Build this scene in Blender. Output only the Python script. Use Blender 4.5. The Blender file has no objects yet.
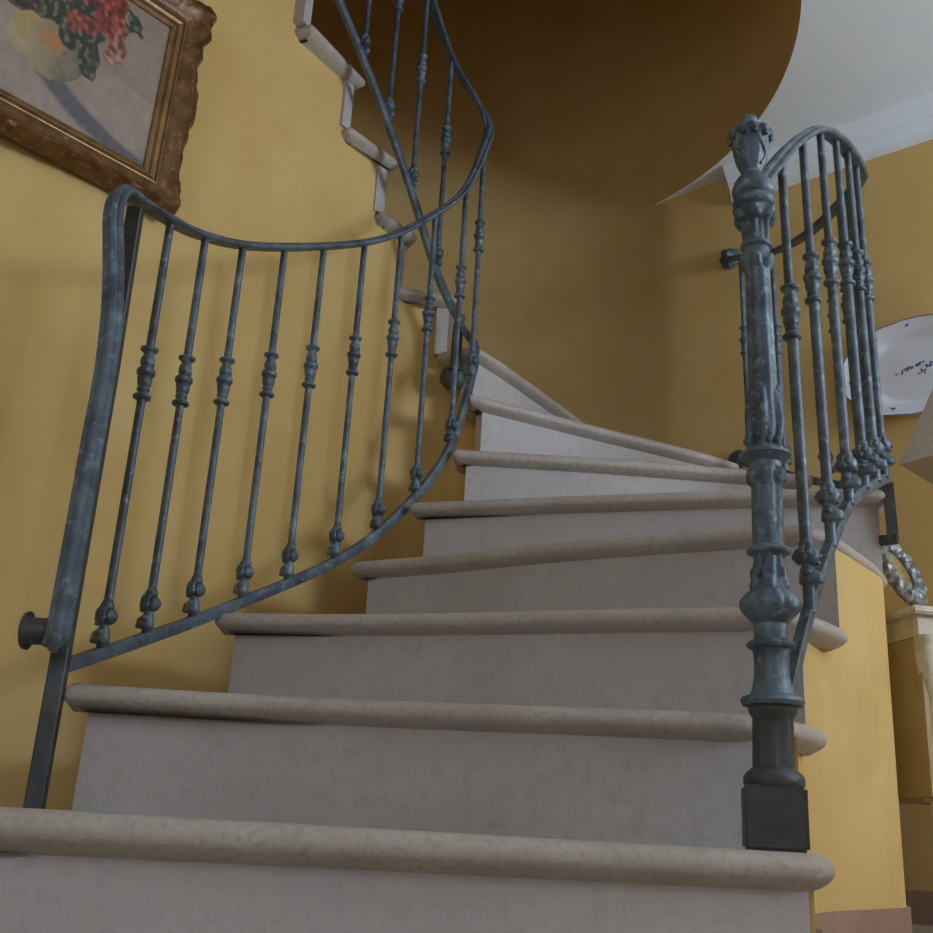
import bpy, bmesh, math, random
from mathutils import Vector, Matrix, noise
random.seed(7)
SC = bpy.context.scene
COL = SC.collection
PI = math.pi

# ------------------------------------------------------------------ camera
F, PITCH, ROLL, EYE = 1072.0, math.radians(18.8), math.radians(3.3), 0.1668
cam = bpy.data.cameras.new('camera'); cam.sensor_width = 36; cam.lens = F / 933 * 36
cam.clip_start = 0.02
co = bpy.data.objects.new('camera', cam); COL.objects.link(co)
fw = Vector((0, math.cos(PITCH), math.sin(PITCH))); r0 = Vector((1, 0, 0)); u0 = r0.cross(fw)
rt = r0 * math.cos(ROLL) + u0 * math.sin(ROLL); up = -r0 * math.sin(ROLL) + u0 * math.cos(ROLL)
co.matrix_world = Matrix(((rt.x, up.x, -fw.x, 0), (rt.y, up.y, -fw.y, 0), (rt.z, up.z, -fw.z, EYE), (0, 0, 0, 1)))
SC.camera = co

# ------------------------------------------------------------------ world, lights, exposure
w = bpy.data.worlds.new('world'); SC.world = w; w.use_nodes = True
w.node_tree.nodes['Background'].inputs[0].default_value = (0.55, 0.72, 1.0, 1)
w.node_tree.nodes['Background'].inputs[1].default_value = 0.8
SC.view_settings.view_transform = 'Standard'; SC.view_settings.look = 'None'
SC.view_settings.gamma = 1; SC.view_settings.use_curve_mapping = False
SC.view_settings.exposure = 0.06

def area(name, loc, target, sx, sy, power, col):
    l = bpy.data.lights.new(name, 'AREA'); l.shape = 'RECTANGLE'; l.size = sx; l.size_y = sy
    l.energy = power; l.color = col
    o = bpy.data.objects.new(name, l); COL.objects.link(o); o.location = loc
    o.rotation_euler = (Vector(target) - Vector(loc)).to_track_quat('-Z', 'Z').to_euler()
    return o
area('window_light', (3.56, 0.55, 1.65), (0.9, 3.6, 5.6), 0.85, 1.1, 118, (0.62, 0.77, 1.0))
area('garden_window_light', (-1.2, -1.80, 1.35), (0.1, 3.2, 2.3), 1.0, 1.2, 23, (0.52, 0.71, 1.0))

# ------------------------------------------------------------------ materials
def mat(name):
    m = bpy.data.materials.new(name); m.use_nodes = True
    nt = m.node_tree; b = nt.nodes['Principled BSDF']
    return m, nt, b
def noise_mat(name, c1, c2, scale=4, rough=0.8, c3=None, s2=30, detail=6, bump=0.0, bscale=60, metallic=0.0, spec=0.3, lo=0.35, hi=0.65, dist=0.0, lo2=0.45, hi2=0.7, bdist=0.01, shift=True):
    m, nt, b = mat(name); N = nt.nodes; L = nt.links
    tc = N.new('ShaderNodeTexCoord')
    n = N.new('ShaderNodeTexNoise'); n.inputs['Scale'].default_value = scale; n.inputs['Detail'].default_value = detail
    n.inputs['Distortion'].default_value = dist
    oi = N.new('ShaderNodeObjectInfo'); ad = N.new('ShaderNodeVectorMath'); ad.operation = 'MULTIPLY_ADD'
    L.new(oi.outputs['Random'], ad.inputs[0]); ad.inputs[1].default_value = (37.0, 23.0, 61.0) if shift else (0, 0, 0); L.new(tc.outputs['Object'], ad.inputs[2])
    VEC = ad.outputs[0]
    L.new(VEC, n.inputs['Vector'])
    r = N.new('ShaderNodeValToRGB'); r.color_ramp.elements[0].position = lo; r.color_ramp.elements[1].position = hi
    r.color_ramp.elements[0].color = (*c1, 1); r.color_ramp.elements[1].color = (*c2, 1)
    L.new(n.outputs['Fac'], r.inputs['Fac']); out = r.outputs['Color']
    if c3:
        n2 = N.new('ShaderNodeTexNoise'); n2.inputs['Scale'].default_value = s2; n2.inputs['Detail'].default_value = 5
        L.new(VEC, n2.inputs['Vector'])
        r2 = N.new('ShaderNodeValToRGB'); r2.color_ramp.elements[0].position = lo2; r2.color_ramp.elements[1].position = hi2
        L.new(n2.outputs['Fac'], r2.inputs['Fac'])
        mx = N.new('ShaderNodeMix'); mx.data_type = 'RGBA'
        L.new(r2.outputs['Color'], mx.inputs[0]); L.new(out, mx.inputs[6]); mx.inputs[7].default_value = (*c3, 1)
        out = mx.outputs[2]
    L.new(out, b.inputs['Base Color'])
    b.inputs['Roughness'].default_value = rough; b.inputs['Metallic'].default_value = metallic
    b.inputs['Specular IOR Level'].default_value = spec
    if bump:
        nb = N.new('ShaderNodeTexNoise'); nb.inputs['Scale'].default_value = bscale; nb.inputs['Detail'].default_value = 8
        L.new(VEC, nb.inputs['Vector'])
        bp = N.new('ShaderNodeBump'); bp.inputs['Strength'].default_value = bump; bp.inputs['Distance'].default_value = bdist
        L.new(nb.outputs['Fac'], bp.inputs['Height']); L.new(bp.outputs['Normal'], b.inputs['Normal'])
    return m
M = {}
M['plaster'] = noise_mat('ochre_plaster', (0.66, 0.435, 0.155), (0.73, 0.51, 0.20), 1.6, 0.85, c3=(0.66, 0.42, 0.14), s2=5, bump=0.12, bscale=18, spec=0.2, lo2=0.4, hi2=0.75, shift=False)
M['white'] = noise_mat('white_paint', (0.79, 0.82, 0.83), (0.83, 0.86, 0.87), 2, 0.7, bump=0.03)
M['stone'] = noise_mat('limestone', (0.48, 0.43, 0.395), (0.53, 0.48, 0.44), 5, 0.62, c3=(0.45, 0.39, 0.345), s2=42, bump=0.25, bscale=150, lo2=0.5, hi2=0.78, bdist=0.004)
M['stone_worn'] = noise_mat('limestone_nosing', (0.455, 0.38, 0.315), (0.52, 0.445, 0.375), 9, 0.55, c3=(0.40, 0.32, 0.26), s2=110, bump=0.4, bscale=120, lo2=0.48, hi2=0.72, bdist=0.004)
M['patina'] = noise_mat('patinated_iron', (0.066, 0.080, 0.100), (0.145, 0.185, 0.215), 18, 0.48, c3=(0.23, 0.33, 0.33), s2=55, bump=0.4, bscale=160, metallic=0.25, spec=0.5, lo2=0.56, hi2=0.74, bdist=0.003)
M['patina_dark'] = noise_mat('dark_iron', (0.045, 0.048, 0.046), (0.085, 0.092, 0.088), 14, 0.5, c3=(0.095, 0.068, 0.055), s2=40, bump=0.4, bscale=160, metallic=0.2, spec=0.5, lo2=0.5, hi2=0.7, bdist=0.003)
M['gilt'] = noise_mat('aged_gilt', (0.125, 0.052, 0.016), (0.215, 0.100, 0.030), 26, 0.40, c3=(0.34, 0.19, 0.06), s2=70, lo2=0.56, hi2=0.72, bump=0.4, bscale=120, metallic=0.2, spec=0.5, bdist=0.004)
M['gold_line'] = noise_mat('gilt_moulding', (0.22, 0.12, 0.04), (0.36, 0.21, 0.08), 30, 0.4, metallic=0.3, spec=0.5)
M['tile'] = noise_mat('terracotta_tile', (0.46, 0.38, 0.31), (0.52, 0.44, 0.36), 4, 0.45, c3=(0.42, 0.34, 0.27), s2=14, bump=0.1)
M['baseboard'] = noise_mat('baseboard_tile', (0.33, 0.20, 0.14), (0.42, 0.27, 0.20), 5, 0.5, bump=0.08)
M['cream'] = noise_mat('cream_paint', (0.62, 0.55, 0.40), (0.70, 0.63, 0.47), 7, 0.5, c3=(0.5, 0.42, 0.28), s2=25, bump=0.05)
M['panel'] = noise_mat('ochre_paint_panel', (0.40, 0.28, 0.12), (0.47, 0.34, 0.15), 7, 0.55, bump=0.05)
M['ceramic'] = noise_mat('white_faience', (0.80, 0.79, 0.82), (0.86, 0.85, 0.88), 3, 0.18, spec=0.6)
M['blue'] = noise_mat('blue_glaze', (0.06, 0.07, 0.18), (0.12, 0.13, 0.28), 60, 0.25, spec=0.6)
M['shade'] = noise_mat('lamp_shade_fabric', (0.60, 0.52, 0.40), (0.68, 0.60, 0.48), 60, 0.9, bump=0.1, bscale=300)
M['silver'] = noise_mat('antique_silver', (0.12, 0.12, 0.115), (0.42, 0.42, 0.40), 70, 0.45, metallic=0.5, bump=0.6, bscale=140, bdist=0.004)
M['brown_glaze'] = noise_mat('brown_glaze', (0.035, 0.018, 0.010), (0.07, 0.035, 0.02), 10, 0.2, spec=0.6)
M['dark'] = noise_mat('dark_wood', (0.012, 0.010, 0.009), (0.03, 0.022, 0.018), 12, 0.5)
M['picture_gold'] = noise_mat('small_icon_paint', (0.22, 0.09, 0.03), (0.62, 0.42, 0.16), 30, 0.4, c3=(0.25, 0.24, 0.12), s2=40)
m, nt, b = mat('oil_paint'); at = nt.nodes.new('ShaderNodeVertexColor'); at.layer_name = 'Col'
nt.links.new(at.outputs['Color'], b.inputs['Base Color']); b.inputs['Roughness'].default_value = 0.55
_tc = nt.nodes.new('ShaderNodeTexCoord'); _n = nt.nodes.new('ShaderNodeTexNoise'); _n.inputs['Scale'].default_value = 90; _n.inputs['Detail'].default_value = 6
_b = nt.nodes.new('ShaderNodeBump'); _b.inputs['Strength'].default_value = 0.35; _b.inputs['Distance'].default_value = 0.004
nt.links.new(_tc.outputs['Object'], _n.inputs['Vector']); nt.links.new(_n.outputs['Fac'], _b.inputs['Height']); nt.links.new(_b.outputs['Normal'], b.inputs['Normal'])
M['oil'] = m

# ------------------------------------------------------------------ helpers
def obj(name, bm, m, parent=None, smooth=True, autosm=None, recalc=True):
    if recalc: bmesh.ops.recalc_face_normals(bm, faces=bm.faces)
    me = bpy.data.meshes.new(name); bm.to_mesh(me); bm.free()
    for x in (m if isinstance(m, (list, tuple)) else [m]): me.materials.append(x)
    if smooth:
        for p in me.polygons: p.use_smooth = True
        try: me.set_sharp_from_angle(angle=math.radians(autosm or 40))
        except Exception: pass
    o = bpy.data.objects.new(name, me); COL.objects.link(o)
    if parent: o.parent = parent
    return o
def thing(name, label, cat, loc=(0, 0, 0), group=None):
    o = bpy.data.objects.new(name, None); COL.objects.link(o); o.location = loc; o.empty_display_size = 0.1
    o['label'] = label; o['category'] = cat
    if group: o['group'] = group
    return o
def place(o, root):
    """parent o (built in world coordinates) to root, keeping it where it is"""
    o.parent = root; o.matrix_parent_inverse = Matrix.Translation(-Vector(root.location))
    return o
SLAB = {
 'floor': 'pale tiled floor at the foot of the stairs',
 'wall_right': 'ochre wall with the white platter to the right of the newel post',
 'wall_back': 'curved ochre outer wall of the stairwell behind the steps',
 'wall_upper': 'dark curved ochre wall above the round ceiling opening',
 'ceiling_upper': 'ceiling of the floor above the stairwell',
 'ceiling': 'white ceiling cut by the round stairwell opening',
 'wall_front': 'ochre wall with a window behind the viewpoint',
 'wall_side': 'ochre wall with a tall window on the far right of the room',
 'wall_far': 'ochre wall closing the room on the far left',
 'window_1': 'white framed window in the right-hand side wall',
 'window_2': 'white framed window in the wall behind the viewpoint',
 'trim_1': 'white moulded cornice above the platter wall',
 'baseboard_right': 'terracotta baseboard along the platter wall',
 'baseboard_center': 'terracotta baseboard round the curved wall under the stairs',
 'baseboard_left': 'terracotta baseboard along the left wall'}
def struct(name, bm, m, label=None, **k):
    o = obj(name, bm, m, **k); o['kind'] = 'structure'
    o['label'] = label or SLAB.get(name, name); o['category'] = name.split('_')[0]
    return o
def crs(pts, n=12):
    P = [Vector(p) for p in pts]; P = [2 * P[0] - P[1]] + P + [2 * P[-1] - P[-2]]; o = []
    for i in range(1, len(P) - 2):
        for k in range(n):
            t = k / n; a, b_, c, d = P[i - 1:i + 3]
            o.append(.5 * ((2 * b_) + (c - a) * t + (2 * a - 5 * b_ + 4 * c - d) * t * t + (3 * b_ - a - 3 * c + d) * t ** 3))
    o.append(P[-2]); return o
def at_s(dense, s, n=12):
    i = min(max(int(s * n), 0), len(dense) - 2); return dense[i].lerp(dense[i + 1], s * n - i)
def V2(l): return [Vector(p) for p in l]
def offset_curve(P, d):
    """open 2-d polyline moved d to its left"""
    o = []
    for i, p in enumerate(P):
        a = P[max(i - 1, 0)]; c = P[min(i + 1, len(P) - 1)]
        t = (c - a).normalized(); o.append(p + Vector((-t.y, t.x)) * d)
    return o
def resample(P, step):
    L = [0]
    for i in range(1, len(P)): L.append(L[-1] + (P[i] - P[i - 1]).length)
    n = max(2, int(L[-1] / step) + 1); o = []; j = 0
    for k in range(n + 1):
        t = L[-1] * k / n
        while j < len(P) - 2 and L[j + 1] < t: j += 1
        o.append(P[j].lerp(P[j + 1], (t - L[j]) / max(L[j + 1] - L[j], 1e-9)))
    return o
def lathe(bm, prof, cx=0, cy=0, seg=24, rad=None, cap=True, rot=0.0):
    """prof: list of (z, r[, mode]); rad(theta, z, r, mode) may shape the ring"""
    rings = []
    for q in prof:
        z, r = q[0], q[1]; md = q[2] if len(q) > 2 else None; ring = []
        for k in range(seg):
            t = 2 * PI * k / seg; rr = rad(t, z, r, md) if rad else r
            ring.append(bm.verts.new((cx + rr * math.cos(t + rot), cy + rr * math.sin(t + rot), z)))
        rings.append(ring)
    for a, b_ in zip(rings, rings[1:]):
        for k in range(seg): bm.faces.new((a[k], a[(k + 1) % seg], b_[(k + 1) % seg], b_[k]))
    if cap:
        bm.faces.new(rings[0][::-1]); bm.faces.new(rings[-1])
def tube(bm, P, r, seg=10, cap=True):
    P = [Vector(p) for p in P]; rings = []; up_ = Vector((0, 0, 1)); prev = None
    for i, p in enumerate(P):
        t = (P[min(i + 1, len(P) - 1)] - P[max(i - 1, 0)]).normalized()
        if prev is None: s = t.cross(up_ if abs(t.z) < .95 else Vector((1, 0, 0))).normalized()
        else: s = (prev - t * prev.dot(t)).normalized()
        prev = s; n_ = s.cross(t); rr = r[i] if isinstance(r, list) else r
        rings.append([bm.verts.new(p + (s * math.cos(2 * PI * k / seg) + n_ * math.sin(2 * PI * k / seg)) * rr) for k in range(seg)])
    for a, b_ in zip(rings, rings[1:]):
        for k in range(seg): bm.faces.new((a[k], a[(k + 1) % seg], b_[(k + 1) % seg], b_[k]))
    if cap: bm.faces.new(rings[0][::-1]); bm.faces.new(rings[-1])
def sweep(bm, P, prof, side=None, cap=True):
    """sweep a closed 2-d profile (side, normal) along P; side vectors horizontal unless given"""
    P = [Vector(p) for p in P]; rings = []
    for i, p in enumerate(P):
        t = (P[min(i + 1, len(P) - 1)] - P[max(i - 1, 0)]).normalized()
        s = side[i] if side else Vector((t.y, -t.x, 0)).normalized()
        s = (s - t * s.dot(t)).normalized(); n_ = s.cross(t).normalized()
        rings.append([bm.verts.new(p + s * a + n_ * b_) for a, b_ in prof])
    m_ = len(prof)
    for a, b_ in zip(rings, rings[1:]):
        for k in range(m_): bm.faces.new((a[k], a[(k + 1) % m_], b_[(k + 1) % m_], b_[k]))
    if cap: bm.faces.new(rings[0][::-1]); bm.faces.new(rings[-1])
def box(bm, x0, x1, y0, y1, z0, z1, mw=None):
    r = bmesh.ops.create_cube(bm, size=1)['verts']
    for v in r:
        v.co = Vector(((x0 + x1) / 2 + v.co.x * (x1 - x0), (y0 + y1) / 2 + v.co.y * (y1 - y0), (z0 + z1) / 2 + v.co.z * (z1 - z0)))
        if mw: v.co = mw @ v.co
    return r
def ball(bm, c, r, u=12, v=8, mw=None):
    q = bmesh.ops.create_uvsphere(bm, u_segments=u, v_segments=v, radius=1)['verts']
    for x in q:
        x.co = Vector((c[0] + x.co.x * r[0], c[1] + x.co.y * r[1], c[2] + x.co.z * r[2]))
        if mw: x.co = mw @ x.co
def ribbon(P, z0, tops, th, inward=1):
    """a wall of thickness th along the plan curve P; tops = z per vertex segment; th to the left of P * inward"""
    bm = bmesh.new(); Q = offset_curve(P, th * inward)
    if not isinstance(z0, list): z0 = [z0] * (len(P) - 1)
    for i in range(len(P) - 1):
        a, b_, c, d = P[i], P[i + 1], Q[i + 1], Q[i]; z1 = tops[i] if isinstance(tops, list) else tops
        vs = [bm.verts.new((p.x, p.y, z)) for z in (z0[i], z1) for p in (a, b_, c, d)]
        faces = [(0, 1, 5, 4), (2, 3, 7, 6), (4, 5, 6, 7), (3, 2, 1, 0)]
        if i == 0: faces.append((0, 4, 7, 3))
        if i == len(P) - 2: faces.append((1, 2, 6, 5))
        zn = (tops[i + 1] if isinstance(tops, list) and i + 1 < len(tops) else None)
        if zn is not None and abs(zn - z1) > 1e-4: faces.append((1, 2, 6, 5))
        zp = (tops[i - 1] if isinstance(tops, list) and i > 0 else None)
        if zp is not None and abs(zp - z1) > 1e-4: faces.append((0, 4, 7, 3))
        for f in faces: bm.faces.new([vs[k] for k in f])
    bmesh.ops.remove_doubles(bm, verts=bm.verts, dist=1e-5)
    return bm

# ------------------------------------------------------------------ the room
ZC = 2.5                                   # ceiling height
def zt(n): return 0.165 if n == 1 else 0.2 * n - 0.045          # top of tread n
WA = Vector((0.908, 3.379)); WD = Vector((0.455, -0.375)).normalized(); WN = Vector((WD.y, -WD.x))   # wall with the platter; WN points into the room
if WN.dot(-WA) < 0: WN = -WN
CC, CR = Vector((-0.27, 2.82)), 1.21       # stairwell circle
def cpt(deg, r=CR): return CC + Vector((math.cos(math.radians(deg)), math.sin(math.radians(deg)))) * r
TAN = cpt(38.5)
WE = WA + WD * 3.5                         # far right end of that wall
ROOM = [WE, Vector((WE.x, -2.0)), Vector((-2.4, -2.0)), Vector((-2.4, 4.4)), Vector((TAN.x - .8, 4.4))]

bm = bmesh.new(); vs = [bm.verts.new((x, y, 0)) for x, y in ((-2.6, -2.2), (3.9, -2.2), (3.9, 4.6), (-2.6, 4.6))]; bm.faces.new(vs)
struct('floor', bm, M['tile'], smooth=False)
# straight wall (platter side) running off the stairwell cylinder
P = [WA + WD * .15, WA + WD * 1.2, WE]
wr = struct('wall_right', ribbon(resample(P, .3), 0, ZC, 0.12, 1), M['plaster'], smooth=False)
# outer stairwell wall: cylinder up to the floor above, then along the returning flight
J = [Vector((p.x, p.y)) for p in crs([(*p, 0) for p in (WA + WD * .15, WA, WA - WD * .14, WA - WD * .25, cpt(40.5, CR + .002), cpt(45))], 8)]
P = J + [cpt(45 + k * (180 - 45) / 46) for k in range(1, 47)] + [Vector((-1.62, 2.45)), Vector((-2.4, 1.5))]
struct('wall_back', ribbon(P, 0, ZC, 0.1, -1), M['plaster'], autosm=60)
# the same cylinder above the ceiling, closed towards the room
P = [Vector((-2.4, 1.5)), Vector((-1.62, 2.45))] + [cpt(180 - k * 360 / 100) for k in range(101)]
struct('wall_upper', ribbon(P, ZC, 5.0, 0.1, 1), M['plaster'])
bm = bmesh.new(); vs = [bm.verts.new((*cpt(k * 7.5, CR + .05), 5.0)) for k in range(48)]; bm.faces.new(vs)
vs = [bm.verts.new((x, y, 5.0)) for x, y in ((-2.6, 1.2), (-1.3, 1.2), (-1.3, 3.6), (-2.6, 3.6))]; bm.faces.new(vs)
struct('ceiling_upper', bm, M['white'], smooth=False)
# room ceiling with its round opening
def hit(d):
    best = None; R = ROOM + [ROOM[0]]
    R = [TAN + WN * 0.0] + [WE, Vector((WE.x, -2.0)), Vector((-2.4, -2.0)), Vector((-2.4, 3.4))]
    for a, b_ in zip(R, R[1:]):
        e = b_ - a; det = d.x * (-e.y) + e.x * d.y
        if abs(det) < 1e-9: continue
        q = a - CC; t = (q.x * (-e.y) + e.x * q.y) / det; s = (d.x * q.y - d.y * q.x) / det
        if t > CR - 1e-3 and -1e-6 <= s <= 1 + 1e-6 and (best is None or t < best): best = t
    return best
bm = bmesh.new(); prev = None
for k in range(141):
    a = 39.0 - k * (39.0 + 180) / 140; d = Vector((math.cos(math.radians(a)), math.sin(math.radians(a))))
    t = hit(d) or CR + .02
    row = [bm.verts.new((*(CC + d * (CR - .002)), ZC - .002)), bm.verts.new((*(CC + d * max(t, CR + .001)), ZC - .002))]
    if prev: bm.faces.new((prev[0], prev[1], row[1], row[0]))
    prev = row
struct('ceiling', bm, M['white'], smooth=False)
# remaining walls of the room with the window openings behind the camera
def wall_with_hole(name, p, q, holes, z1=ZC, th=0.15):
    P0, Q0 = Vector(p), Vector(q); L_ = (Q0 - P0).length; d = (Q0 - P0).normalized(); n_ = Vector((d.y, -d.x))
    bm = bmesh.new(); xs = sorted({0, L_} | {h[0] for h in holes} | {h[1] for h in holes}); zs = sorted({0, z1} | {h[2] for h in holes} | {h[3] for h in holes})
    for a, b_ in zip(xs, xs[1:]):
        for c, e in zip(zs, zs[1:]):
            mx, mz = (a + b_) / 2, (c + e) / 2
            if any(h[0] < mx < h[1] and h[2] < mz < h[3] for h in holes): continue
            A, B = P0 + d * a, P0 + d * b_
            vs = [bm.verts.new((*(pp + n_ * o_), z)) for o_ in (0, th) for pp, z in ((A, c), (B, c), (B, e), (A, e))]
            for f in ((0, 1, 2, 3), (7, 6, 5, 4), (0, 4, 5, 1), (1, 5, 6, 2), (2, 6, 7, 3), (3, 7, 4, 0)): bm.faces.new([vs[i] for i in f])
    return struct(name, bm, M['plaster'], smooth=False)
wall_with_hole('wall_front', (3.7, -2.0), (-2.4, -2.0), [(4.65, 5.75, 0.6, 2.0)])
wall_with_hole('wall_side', (WE.x, WE.y), (WE.x, -2.0), [(WE.y - 1.03, WE.y - .07, 1.0, 2.3)])
wall_with_hole('wall_far', (-2.4, -2.0), (-2.4, 1.6), [])
def window_frame(name, x0, x1, z0, z1, y):
    bm = bmesh.new(); t = .05
    for a in ((x0, x1, z0, z0 + t), (x0, x1, z1 - t, z1), (x0, x0 + t, z0, z1), (x1 - t, x1, z0, z1), ((x0 + x1) / 2 - .02, (x0 + x1) / 2 + .02, z0, z1)):
        box(bm, a[0], a[1], y - .03, y + .03, a[2], a[3])
    struct(name, bm, M['white'], smooth=False)
window_frame('window_2', -2.05, -.95, .6, 2.0, -2.08)
bm = bmesh.new(); t = .05; xw = WE.x + .08
for a in ((.07, 1.03, 1.0, 1.05), (.07, 1.03, 2.25, 2.3), (.07, .12, 1.0, 2.3), (.98, 1.03, 1.0, 2.3), (.53, .57, 1.0, 2.3)):
    box(bm, xw - .03, xw + .03, a[0], a[1], a[2], a[3])
struct('window_1', bm, M['white'], smooth=False)

# cornice on the platter wall
prof = [(0, 0.0), (0.085, 0.0), (0.085, -0.008), (0.078, -0.014), (0.070, -0.030), (0.052, -0.050), (0.044, -0.056), (0.044, -0.066), (0.034, -0.070), (0.028, -0.088), (0.022, -0.094), (0.022, -0.108), (0.012, -0.114), (0.0, -0.118)]
bm = bmesh.new(); rings = []
for p in (WA + WD * 0.012, WE):
    rings.append([bm.verts.new((*(p + WN * a), ZC + b_ - 0.002)) for a, b_ in prof])
for k in range(len(prof) - 1): bm.faces.new((rings[0][k], rings[0][k + 1], rings[1][k + 1], rings[1][k]))
bm.faces.new(rings[0]); bm.faces.new(rings[1][::-1])
struct('trim_1', bm, M['white'], smooth=True, autosm=25)
def skirting(name, P, h=0.075, th=0.012, side=1):
    return struct(name, ribbon(P, 0, h, th, side), M['baseboard'])
skirting('baseboard_right', resample([WA + WN * .012 + WD * .05, WE + WN * .012], .4), .085, .012, 1)

# ------------------------------------------------------------------ staircase
stairs = thing('staircase', 'pale limestone winding staircase with rounded nosings climbing along the ochre walls', 'staircase', (0, 2.0, 0))
# plan curves: main nosing front (left to right), then the flank of the slab on the open right side
Fm = {
 1: [(-.52, 1.19), (-.25, 1.26), (.0, 1.32), (.25, 1.375), (.47, 1.425)],
 2: [(-.614, 1.711), (-.504, 1.712), (-.40, 1.716), (-.241, 1.713), (-.08, 1.692), (.072, 1.66), (.292, 1.616), (.43, 1.60)],
 3: [(-.487, 2.124), (-.208, 2.05), (.076, 1.945), (.283, 1.857), (.481, 1.782)],
 4: [(-.262, 2.461), (-.071, 2.354), (.082, 2.247), (.281, 2.12), (.553, 1.975), (.62, 1.945)],
 5: [(-.143, 2.615), (.087, 2.534), (.324, 2.455), (.658, 2.352), (.819, 2.314), (.925, 2.288)],
 6: [(-.041, 2.747), (.143, 2.748), (.362, 2.751), (.639, 2.767), (.955, 2.789)],
 7: [(-.004, 2.825), (.178, 2.918), (.399, 3.03), (.744, 3.20), (.89, 3.29)],
 8: [(.005, 2.925), (.09, 3.035), (.227, 3.235), (.355, 3.43), (.52, 3.71)],
 9: [(-.052, 3.0), (-.09, 3.4), (-.14, 4.01)],
 10: [(-.195, 2.985), (-.4, 3.4), (-.62, 3.96)],
 11: [(-.262, 2.888), (-.62, 3.27), (-1.03, 3.74)],
 12: [(-.376, 2.765), (-.83, 3.05), (-1.33, 3.38)],
 13: [(-.495, 2.572), (-.98, 2.79), (-1.45, 3.02)],
 14: [(-.68, 2.325), (-1.1, 2.5), (-1.53, 2.68)],
 15: [(-.87, 2.095), (-1.25, 2.27), (-1.66, 2.44)],
}
FLANK = {
 1: [(.505, 1.46), (.53, 1.60)],
 2: [(.49, 1.625), (.56, 1.69), (.618, 1.785)],
 3: [(.54, 1.778), (.590, 1.795), (.648, 1.852), (.722, 1.938)],
 4: [(.655, 1.945), (.70, 1.97), (.742, 2.018), (.87, 2.184), (.943, 2.30)],
 5: [(.962, 2.290), (.985, 2.38), (.985, 2.55), (.97, 2.76)],
 6: [(.965, 2.83), (.945, 3.05), (.905, 3.28)],
 7: [(.90, 3.34), (.66, 3.555), (.60, 3.62)],
 8: [(.40, 3.80), (.1, 3.94)],
 9: [(-.3, 4.02)], 10: [(-.75, 3.91)], 11: [(-1.15, 3.62)], 12: [(-1.4, 3.25)], 13: [(-1.47, 2.9)], 14: [(-1.6, 2.55)], 15: [],
}
def round_corners(P, rad=0.034):
    """closed polygon, convex-looking sharp corners cut to small arcs"""
    out = []; n_ = len(P)
    for i in range(n_):
        a, p, c = P[i - 1], P[i], P[(i + 1) % n_]
        u_, v_ = (a - p), (c - p); lu, lv = u_.length, v_.length
        if lu < 1e-6 or lv < 1e-6: continue
        u_.normalize(); v_.normalize(); ang = u_.angle(v_)
        if ang > math.radians(150): out.append(p); continue
        t = min(rad, lu * .45, lv * .45); A, B = p + u_ * t, p + v_ * t
        for k in range(5):
            s = k / 4; out.append(A * (1 - s) ** 2 + p * 2 * s * (1 - s) + B * s * s)
    return out
def slab(poly, zb, zt_, nprof=8):
    poly = [p for p in poly]
    area_ = sum(poly[i - 1].x * poly[i].y - poly[i].x * poly[i - 1].y for i in range(len(poly)))
    if area_ < 0: poly.reverse()
    poly = round_corners(poly); r = (zt_ - zb) / 2; n_ = len(poly); nor = []
    for i in range(n_):
        e1 = (poly[i] - poly[i - 1]).normalized(); e2 = (poly[(i + 1) % n_] - poly[i]).normalized()
        t = (e1 + e2); t = t.normalized() if t.length > 1e-5 else e1
        nn = Vector((-t.y, t.x)); c = max(nn.dot(Vector((-e1.y, e1.x))), .6); nor.append(nn / c)
    bm = bmesh.new(); rings = []
    # half-round nosing over a small cove
    for off, q in ((.0300, 0), (.0240, .07), (.0170, .14), (.0110, .22), (.0070, .29), (.0033, .36), (.0010, .44), (0, .56), (.0008, .68), (.0032, .80), (.0072, .90), (.0125, .97), (.018, 1.0)):
        rings.append([bm.verts.new((*(poly[i] + nor[i] * off), zb + (zt_ - zb) * q)) for i in range(n_)])
    for a, b_ in zip(rings, rings[1:]):
        for i in range(n_): bm.faces.new((a[i], a[(i + 1) % n_], b_[(i + 1) % n_], b_[i]))
    bm.faces.new(rings[0][::-1]); bm.faces.new(rings[-1])
    bmesh.ops.triangulate(bm, faces=[f for f in bm.faces if len(f.verts) > 4])
    return bm
def curve2(pts): return resample([Vector((p.x, p.y)) for p in crs([(x, y, 0) for x, y in pts], 8)], .03)
FC = {n: curve2(p) for n, p in Fm.items()}
TH = {n: 0.042 for n in Fm}; TH[1] = 0.048
LEFT = {1: [(-.60, 1.5)], 8: [(-.045, 3.0)]}    # extra points on the inner end between nosing n and n+1
for n in range(1, 15):
    fr = FC[n]; bk = offset_curve(FC[n + 1], 0.055)
    if n == 8: bk = offset_curve(FC[9], 0.055)
    fl = [p.copy() for p in V2(FLANK[n])]
    if n < 8:
        # extend the back line to the inner end a little past the next nosing
        poly = fr + [p for p in fl] + bk[::-1] + [p for p in V2(LEFT.get(n, []))][::-1]
    else:
        poly = fr + fl + bk[::-1]
    if n == 1: poly = fr + fl + V2([(.50, 1.72)]) + bk[::-1] + V2([(-.67, 1.78), (-.655, 1.70)]) + V2([(-.60, 1.5)])
    o = obj('tread', slab(poly, zt(n) - TH[n], zt(n)), M['stone_worn'], autosm=32); place(o, stairs)
    if n == 1: o['label'] = 'thick worn bottom tread'
RIS = {}
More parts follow.
